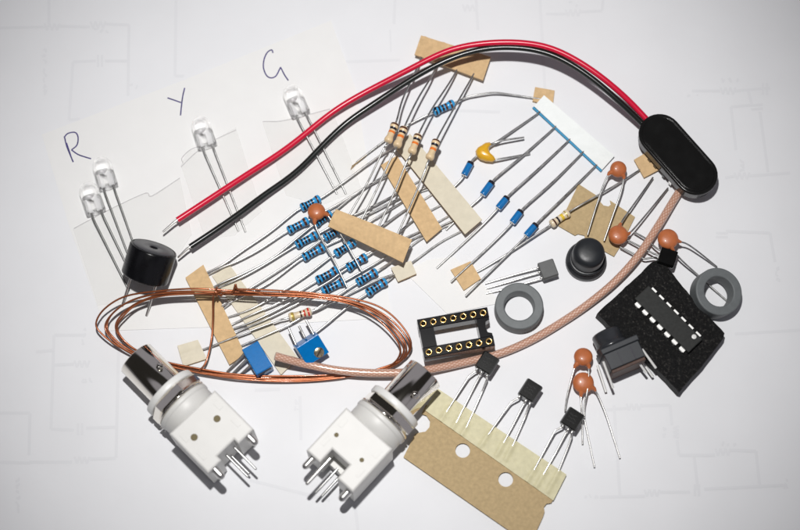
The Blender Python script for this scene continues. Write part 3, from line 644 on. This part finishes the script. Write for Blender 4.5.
# ------------------------------------------------------------------ round push button cap
C_ = at((585.5, 262.5), 0.0)
pb = thing('push_button', 'round domed black push button on a round flanged base, above the coax', 'button', C_)
mb = MB(); 
lathe(mb, [(.001, 0), (.49, 0), (.505, .015), (.505, .19), (.50, .20), (.485, .22), (.48, .235), (.47, .25), (.42, .30), (.41, .34), (.38, .34)], C_, (0, 0, 1), 'rubber', 40, True)
mb.build('base', pb)
mb = MB(); prof = [(.405, .33), (.40, .36), (.395, .78), (.385, .83), (.36, .875), (.32, .91), (.26, .935), (.16, .95), (.08, .955), (.001, .957)]
lathe(mb, prof, C_, (0, 0, 1), 'rubber', 48); mb.build('cap', pb)
mb = MB(); lathe(mb, [(.43, .335), (.455, .35), (.455, .385), (.43, .40), (.40, .40)], C_, (0, 0, 1), 'rubber', 40); mb.build('collar', pb)

# ------------------------------------------------------------------ transistors
def to92(name, label, cpx, dirpx, leads, z, m='to92', group=None, lm='lead', w=.44, h=.46, t_=.34, flat_up=True, prn=True, tilt=0):
    """body centre cpx, dirpx = pixel direction from the body towards its legs"""
    C_ = at(cpx, z); D = at((cpx[0]+dirpx[0], cpx[1]+dirpx[1]), z)-C_; D.z = 0; D.normalize()
    root = thing(name, label, 'transistor', V((C_.x, C_.y, 0)), group)
    X = V((0, 0, 1)).cross(D).normalized(); U = V((0, 0, 1))
    if tilt: U = (U+X*tilt).normalized(); X = D.cross(U).normalized()*-1
    # cross-section in (X,U): flat on top, round below
    F_ = Matrix((X, U, D)).transposed().to_4x4(); F_.translation = C_
    if X.cross(U).dot(D) < 0: F_ = Matrix((-X, U, D)).transposed().to_4x4(); F_.translation = C_
    sec = [(-w/2, t_*.30), (-w/2+.03, t_*.5), (w/2-.03, t_*.5), (w/2, t_*.30)]
    sec += [(w/2*math.cos(-math.pi*i/10*1), t_*.12-(t_*.62)*math.sin(math.pi*i/10)) for i in range(0, 11)]
    mb = MB(); prism(mb, sec[::-1], -h/2, h/2, m, F_, .02)
    if prn:
        R = random.Random(len(label))
        for y in (-.09, .0, .085):
            pts = []; x = -w*.27
            while x < w*.25:
                pts.append(F_ @ V((x, t_*.5+.001, y+R.choice((-.022, .0, .022))))); x += R.uniform(.008, .024)
            tube(mb, pts, .005, 'to92print', 5, .5)
    mb.build('body', root)
    for k, L in zip((-1, 0, 1), leads):
        q = MB(); s0 = C_+X*(k*.115 if False else 0)
        # choose the side whose screen position matches the first lead point
        p1 = at(L[0]); s0 = C_+D*(h/2-.02); off = (p1-s0).dot(X); off = max(-.15, min(.15, off)); s0 = s0+X*off
        tube(q, bend([s0, s0+D*.06]+[at(p) for p in L], .05), .024, lm, 8); q.build('lead', root)
    return root
G5 = 'black transistors on the kraft tape'
to92('transistor', 'left black transistor on the kraft tape, its body on the coax by the socket corner', (487, 364), (-9, 14), [[(476.5, 370.5, .3), (469, 376, .3), (447, 411, .14), (443, 418, .12)], [(481, 373.5, .3), (470, 395, .2), (457, 421, .14), (453, 429, .12)], [(487, 379, .3), (482, 392, .2), (466, 428, .14), (462, 436, .12)]], .42, group=G5, lm='leadbright')
to92('transistor', 'middle black transistor on the kraft tape, standing clear on white paper', (530, 391.5), (-9, 14), [[(518.5, 398, .3), (511, 402, .3), (488, 435, .14), (484, 443, .12)], [(524.5, 402.5, .3), (512, 427, .2), (504, 442, .14), (500, 449, .12)], [(528, 408, .3), (525, 417, .25), (513, 445, .14), (509, 453, .12)]], .34, group=G5, lm='leadbright')
to92('transistor', 'right black transistor on the kraft tape, below the stacked orange discs', (572, 420), (-9, 14), [[(562, 427, .3), (555, 430.5, .3), (534, 470, .14), (530, 477, .12)], [(567, 431, .3), (556, 452, .2), (543, 475, .14), (539, 483, .12)], [(571.5, 436.5, .3), (568, 447, .25), (558, 472, .14), (552, 482, .12)]], .34, group=G5, lm='leadbright')
to92('transistor', 'grey flat transistor with three long straight legs beside the ferrite ring', (547.8, 270.3), (-14, 4.5), [[(538, 268, .2), (510, 276, .12), (485, 283.5, .06)], [(539, 272.5, .2), (512, 281, .12), (486, 288.5, .06)], [(541, 278.5, .2), (514, 287, .12), (486, 293.5, .06)]], .24, 'greypack', None, 'leadbright', .46, .40, .3, prn=False)
to92('transistor', 'black transistor under the orange disc at the top corner of the foam', (667, 258.5), (-11, -3.5), [[(655, 247, .34), (645, 238, .28), (634, 232, .22)], [(654, 254, .34), (641, 247, .28), (627, 240, .22)], [(654, 257.5, .3), (644, 259, .28), (620, 247, .2)]], .36, lm='leaddark', prn=False, w=.44, h=.42)

# kraft carrier tape with holes
z = .09
kt = thing('carrier_tape', 'kraft carrier tape with punched holes holding three black transistors', 'tape', at((480, 450), 0))
def hole(c, r): C2 = at(c, z); return circ((C2.x, C2.y), r)
def notch(a, b_, c, r, rev=False):
    """outline points of a half-round bite centred c between a and b"""
    A, B, C2 = at(a, z), at(b_, z), at(c, z); a0 = math.atan2(A.y-C2.y, A.x-C2.x); a1 = math.atan2(B.y-C2.y, B.x-C2.x)
    d = a1-a0
    while d > math.pi: d -= 2*math.pi
    while d < -math.pi: d += 2*math.pi
    if rev: d = d-2*math.pi if d > 0 else d+2*math.pi
    return [(C2.x+r*math.cos(a0+d*i/10), C2.y+r*math.sin(a0+d*i/10)) for i in range(11)]
W2 = lambda pts: [(p.x, p.y) for p in W(pts, z)]
outl = W2([(426, 404.5), (553, 499.5)])+W2([(551.3, 502.8), (546.5, 503.6), (543.8, 507), (544.6, 511.5), (543, 516.5), (530, 545), (403.5, 457), (415, 434)])+W2([(419.5, 432.5), (425.5, 431.5), (429.5, 427), (430, 421), (426.5, 415.5), (421.5, 413.8)])
mb = MB(); plate(mb, [outl, hole((462.7, 450.4), .178), hole((505.7, 479.3), .178)], .06, .095, 'kraft'); mb.build('card_strip', kt)
mb = MB(); rid = [((447, 411), (438, 426)), ((457, 421), (448, 437)), ((466, 428), (457, 443)), ((488, 435), (479, 449)), ((504, 442), (495, 458)), ((513, 445), (504, 462)), ((534, 470), (525, 484)), ((543, 475), (534, 490)), ((558, 472), (546, 494))]
RR = [(at(a), at(b_)) for a, b_ in rid]
def fr_(u, w, p):
    dz = .01*noise.noise(p*1.2)
    for A, B in RR:
        d = V((B.x-A.x, B.y-A.y)); l = d.length; d /= l; q = V((p.x-A.x, p.y-A.y)); t2 = q.dot(d)
        if -.1 < t2 < l: dz = max(dz, .035*math.exp(-((q.x*d.y-q.y*d.x)/.05)**2))
    return dz
patch(mb, W([(437.6, 388.5), (566.5, 474.5), (553.3, 500.5), (424.5, 410)], .12), .025, 'masking', 90, 16, fr_); mb.build('adhesive_strip', kt)

# kraft card piece near the button
z = .06
mb = MB(); outl = W2([(578.5, 184), (598, 196.5), (599.5, 201), (603.5, 205.5), (608.5, 206.5), (611, 204.5), (610, 200.5), (635, 217), (620.5, 246), (614, 256.5), (585.5, 241), (584.5, 235.5), (578, 234), (575, 235.5), (558.5, 226)])
plate(mb, [outl], .03, .065, 'kraft'); tag(mb.build('kraft_card'), 'torn kraft card piece with a round bite, beneath the orange discs', 'card')

# ------------------------------------------------------------------ foam with IC
zf = .42
fp = [(597, 313), (622, 290), (652, 262), (660, 258), (668, 268), (696, 302), (725, 333), (724, 338), (702, 366), (679, 392), (660, 372), (640, 353), (612, 328)]
P = [at(p, zf) for p in fp]; pol = []
for i in range(len(P)):
    a, b_ = P[i], P[(i+1) % len(P)]; k = max(2, int((b_-a).length/.12))
    for j in range(k):
        p = a.lerp(b_, j/k); nn = noise.noise(p*6)*.02; pol.append((p.x+nn, p.y+noise.noise(p*6+V((9, 0, 0)))*.02))
mb = MB(); prism(mb, pol, .0, zf, 'foam', None, .025); tag(mb.build('antistatic_foam'), 'black antistatic foam square with the IC pressed into it', 'foam')
zi = .60
a, b_, c_, d_ = [at(p, zi) for p in ((634, 297.3), (649, 285.7), (703, 339.5), (688.5, 352.5))]
cc = (a+b_+c_+d_)/4; F = frame(V((cc.x, cc.y, 0)), (c_-b_)); Lh = (c_-b_).length/2; Wh = ((b_-a).length+(c_-d_).length)/4
ic = thing('dip_chip', 'dark grey fourteen pin chip pressed into the black foam', 'chip', V((cc.x, cc.y, zf)))
mb = MB()
prism(mb, rect(-Lh, Lh, -Wh, Wh), zf+.02, zi, 'icplastic', F, .022)
mb.build('package', ic)
mb = MB(); lathe(mb, [(.0, zi+.003), (.055, zi+.003), (.06, zi+.001), (.06, zi-.01)], F @ V((Lh*.80, Wh*.55, 0)), (0, 0, 1), 'pindot', 16); mb.build('index_dot', ic)
for s in (1, -1):
    for i in range(7):
        x = (i-3)*.254*Lh/.93; q = MB(); y0, y1 = (Wh-.01, Wh+.075) if s > 0 else (-Wh-.075, -Wh+.01)
        boxm(q, x-.078, x+.078, y0, y1, zf+.06, zf+.085, 'tinned_glint', F, .008)
        ye = Wh+.055 if s > 0 else -Wh-.08
        boxm(q, x-.05, x+.05, ye, ye+.025, zf-.1, zf+.062, 'tinned_glint', F, .005); q.build('pin', ic)

# ------------------------------------------------------------------ push switch lying on its side
zt = .95
a, b_ = at((601, 351), zt), at((637.5, 335.5), zt); X = (b_-a); Wd = X.length; X.normalize(); D = V((X.y, -X.x, 0))
F = frame(V((a.x, a.y, 0)), X)      # local x across, -y towards the pins
sw = thing('push_switch', 'dark grey push switch lying on its side against the foam, pins towards the viewer', 'switch', F @ V((Wd/2, -.25, 0)))
mb = MB(); boxm(mb, 0, Wd, -.10, .04, .0, zt, 'switchgrey', F, .02); boxm(mb, .03, Wd-.03, -.52, -.10, .02, zt-.03, 'switchgrey', F, .02)
for x in (Wd*.36, Wd*.40): pass
mb.build('body', sw)
for xs in (.36, .70): mb = MB(); boxm(mb, Wd*xs, Wd*(xs+.035), -.50, -.17, zt-.029, zt-.022, 'bblack', F, .002); mb.build('seam', sw)
mb = MB(); boxm(mb, .05, Wd-.05, -.60, -.52, .05, zt-.08, 'brownboard', F, .015); mb.build('base_plate', sw)
mb = MB(); o_ = F @ V((Wd*.40, .03, zt/2)); lathe(mb, [(.001, 0), (.40, 0), (.40, .12), (.36, .13), (.36, .40), (.34, .44), (.30, .46), (.001, .465)], o_, F.to_3x3() @ V((0, 1, 0)), 'switchcap', 40); mb.build('cap', sw)
for p, q_ in (((599, 370, .3), (606, 392, .15)), ((605, 366, .75), (613, 388, .55)), ((645, 353, .75), (656, 368, .6)), ((640, 358, .35), (653, 377, .2)), ((640, 364, .6), (646.5, 373, .5))):
    q = MB(); A, B = at(p), at(q_); back = (A-B).normalized()*.12; tube(q, [A+back, A, B], .032, 'tinned_glint', 8, .6); q.build('pin', sw)

# ------------------------------------------------------------------ trimmers
def trimmer(label, F, sx, sy, sz, pins, screw):
    root = thing('trimmer', label, 'trimmer', V((F.translation.x, F.translation.y, 0)), 'blue trimmer potentiometers')
    mb = MB(); boxm(mb, -sx/2, sx/2, -sy/2, sy/2, -sz/2, sz/2, 'potblue', F, .02)
    if screw is None:
        boxm(mb, -sx/2+.05, sx/2-.05, -sy/2-.012, -sy/2+.01, sz/2-.16, sz/2-.10, 'hole', F, .004)
    mb.build('housing', root)
    if screw:
        q = MB(); o_ = F @ V(screw[0]); ax_ = F.to_3x3() @ V(screw[1])
        lathe(q, [(.13, -.01), (.13, .02), (.115, .03), (.001, .03)], o_, ax_, 'brass', 20); s = frame(o_, F.to_3x3() @ V(screw[2]), ax_); boxm(q, -.12, .12, -.018, .018, .025, .034, 'hole', s, .002); q.build('screw', root)
    for A, B in pins:
        q = MB(); tube(q, [at(A), at(B)], .03, 'lead', 8); q.build('pin', root)
    return root
zt = .50
a, b_, c_ = at((240.7, 350), zt), at((256.7, 341), zt), at((273.5, 365), zt)
F = frame((a+c_)/2-V((0, 0, .25)), (b_-a)); trimmer('plain blue trimmer lying flat, left of the coax end', F, (b_-a).length, (c_-b_).length, .48, [((246, 352, .3), (227, 372, .08)), ((249, 357, .3), (229, 377.5, .08)), ((252, 364, .3), (240, 375, .08))], None)
for k in ():
    pass
zt = .62
a, b_, c_, d_ = at((294, 345), .55), at((315.5, 331), .55), at((327, 349), .55), at((304, 359), .55)
cc = (a+c_)/2+V((0, 0, -.18)); Xd = (b_-a).normalized()
Zt = (V((0, 0, 1))+V((.28, -.42, 0))).normalized()
F = frame(cc, Xd, Zt); sx_ = (b_-a).length
trimmer('blue trimmer with brass screw lying beside the cable, pins pointing up', F, sx_, .54, .46, [((296, 345, .45), (288.7, 328, .5)), ((305, 338, .45), (299, 326, .45)), ((314, 335, .45), (306, 320, .5))], ((.10, -.13, .22), (0, 0, 1), (1, .6, 0)))
# a small raised lip on the second trimmer belongs to its housing (built above)

# ------------------------------------------------------------------ BNC connectors
def bnc(label, tip, nutc, za, depth, posts, holes, hr, wpx, lenpx):
    """tip / nutc: pixel centres of the barrel mouth and of the nut, at axis height za"""
    A, B = at(tip, za), at(nutc, za); X = B-A; X.z = 0; Lb = X.length; F = frame(V((B.x, B.y, 0)), X)
    root = thing('bnc_connector', label, 'connector', V((B.x, B.y, 0)), 'BNC connectors'); ax_ = F.to_3x3() @ V((1, 0, 0)); o_ = F @ V((0, 0, za))
    mb = MB(); Lb += .08
    lathe(mb, [(.40, -Lb+.3), (.40, -Lb+.02), (.42, -Lb), (.455, -Lb), (.475, -Lb+.02), (.475, -.3), (.48, -.25), (.48, .1)], o_, ax_, 'nickel', 48)
    lathe(mb, [(.40, -Lb+.3, 'hole'), (.001, -Lb+.3, 'hole')], o_, ax_, 'hole', 32); mb.build('barrel', root)
    for a_ in (math.radians(62), math.radians(242)):
        mb = MB(); d = F.to_3x3() @ V((0, math.cos(a_), math.sin(a_))); lathe(mb, [(.09, .44), (.085, .555), (.07, .57), (.001, .572)], o_-ax_*(Lb*.52), d, 'nickel', 16)
        mb.build('bayonet_lug', root)
    mb = MB(); lathe(mb, [(.48, -.30), (.66, -.30), (.665, -.298), (.69, -.28), (.695, -.27), (.695, -.15), (.69, -.14), (.665, -.12), (.66, -.12), (.48, -.12)], o_, ax_, 'whitewasher', 48); mb.build('washer', root)
    mb = MB(); hx = []
    lathe(mb, [(.48, -.12), (.70, -.12), (.735, -.09), (.735, .09), (.70, .12), (.48, .12)], o_, ax_, 'nickel', 6, False, xdir=F.to_3x3() @ V((0, .3, 1))); mb.build('nut', root)
    mb = MB(); lathe(mb, [(.5, .14), (.70, .14), (.705, .142), (.715, .15), (.715, .19), (.705, .198), (.70, .2), (.5, .2)], o_, ax_, 'nickel', 40); 
    for a_ in (200, 330):
        d = F.to_3x3() @ V((0, math.cos(math.radians(a_)), math.sin(math.radians(a_)))); tube(mb, [o_+ax_*.2+d*.70, o_+ax_*.2+d*.78], .03, 'nickel', 6)
    mb.build('lock_washer', root)
    mb = MB(); w2 = .735; zt_ = za+.70; zb_ = za-.70; L = lenpx*.025
    lathe(mb, [(.5, .21), (.69, .21), (.695, .212), (.715, .23), (.717, .24), (.717, .31), (.715, .32), (.70, .34), (.695, .345), (.69, .36), (.69, .37), (.69, .80), (.5, .80)], o_, ax_, 'whiteplastic', 48)
    # body block with a recess at the pin end: built as an H of butted blocks
    x0, x1, xn = .66, .66+L, .66+L-depth
    def bl(a1, a2, b1, b2, c1, c2, bv=.03): boxm(mb, a1, a2, b1, b2, c1, c2, 'whiteplastic', F, bv)
    prism(mb, [(x0, -w2), (x1, -w2), (x1, -.30), (xn, -.30), (xn, .24), (x1, .24), (x1, w2), (x0, w2)], zb_, zt_, 'whiteplastic', F, .045)
    if depth > .3: boxm(mb, xn-.01, x1-.22, -.297, .237, zb_+.02, zt_-.95, 'whiteplastic', F, .01)
    mb.build('housing', root)
    for hx_, hy in holes:
        q = MB(); lathe(q, [(hr, -.03), (hr, .003), (hr*.8, .004), (.001, .004)], F @ V((hx_, hy, zt_)), (0, 0, 1), 'dot', 16); q.build('mould_hole', root)
    for (xa, xb, ya, yb) in ((.86, 1.1, .48, .60), (.86, 1.1, -.60, -.48), (1.45, 1.7, .50, .60), (1.45, 1.7, -.60, -.50)):
        mr = MB(); boxm(mr, xa, xb, ya, yb, zt_-.01, zt_+.008, 'whiteplastic', F, .003); mr.build('moulded_mark', root)
    for (y, z_, l, r, mm) in posts:
        q = MB(); p = F @ V((x1-.25, y, z_)); e_ = F @ V((x1+l, y, z_)); tube(q, [p, e_-ax_*r, e_-ax_*r*.4, e_], [r, r, r*.85, r*.4], mm, 12); q.build('pin', root)
    return F, x1
F1, x1 = bnc('left BNC connector, barrel pointing up left towards the copper coil', (138, 360), (176.5, 398.8), .74, .14, [(-.55, 1.22, .30, .095, 'leadbright'), (.55, 1.22, .28, .095, 'leadbright'), (-.10, .80, .62, .03, 'lead'), (.16, .80, .62, .03, 'lead'), (.0, .35, .5, .03, 'lead')], [(1.20, .30), (1.14, -.38)], .085, 0, 53)
F2, x1 = bnc('right BNC connector, barrel pointing up right over the coax cable', (423.5, 375.5), (388.5, 413.5), .74, .42, [(-.55, 1.10, .33, .085, 'leadbright'), (.58, .95, .30, .10, 'leadbright'), (-.22, 1.25, .58, .05, 'leadbright'), (.0, .75, .55, .032, 'lead'), (.12, .45, .48, .032, 'lead')], [(1.30, -.46), (1.34, .38)], .055, 0, 55)

# drop the helper property
for o in COL.objects:
    if '_o' in o: del o['_o']

# ------------------------------------------------------------------ light: camera flash above the lens, soft room light
fl = bpy.data.lights.new('flash', 'SPOT'); fl.energy = 78500; fl.shadow_soft_size = .75; fl.spot_size = math.radians(43); fl.spot_blend = 1.0; fl.color = (1, .985, .97)
fo = bpy.data.objects.new('flash', fl); COL.objects.link(fo)
fo.location = CAM+UP*12.5+V((-1.5, 0, 0)); tgt = at((388, 228)); fo.rotation_euler = (tgt-fo.location).to_track_quat('-Z', 'Y').to_euler()
w = bpy.data.worlds.new('World'); scene.world = w; w.use_nodes = True; t = w.node_tree; bg = t.nodes['Background']
tc = t.nodes.new('ShaderNodeTexCoord'); no = t.nodes.new('ShaderNodeTexNoise'); no.inputs['Scale'].default_value = 1.5; no.inputs['Detail'].default_value = 0
cr = t.nodes.new('ShaderNodeValToRGB'); cr.color_ramp.elements[0].position = .44; cr.color_ramp.elements[0].color = (.07, .065, .06, 1); cr.color_ramp.elements[1].position = .54; cr.color_ramp.elements[1].color = (.93, .905, 1.01, 1)
t.links.new(tc.outputs['Generated'], no.inputs['Vector']); t.links.new(no.outputs['Fac'], cr.inputs['Fac']); t.links.new(cr.outputs['Color'], bg.inputs['Color'])
bg.inputs['Strength'].default_value = .28
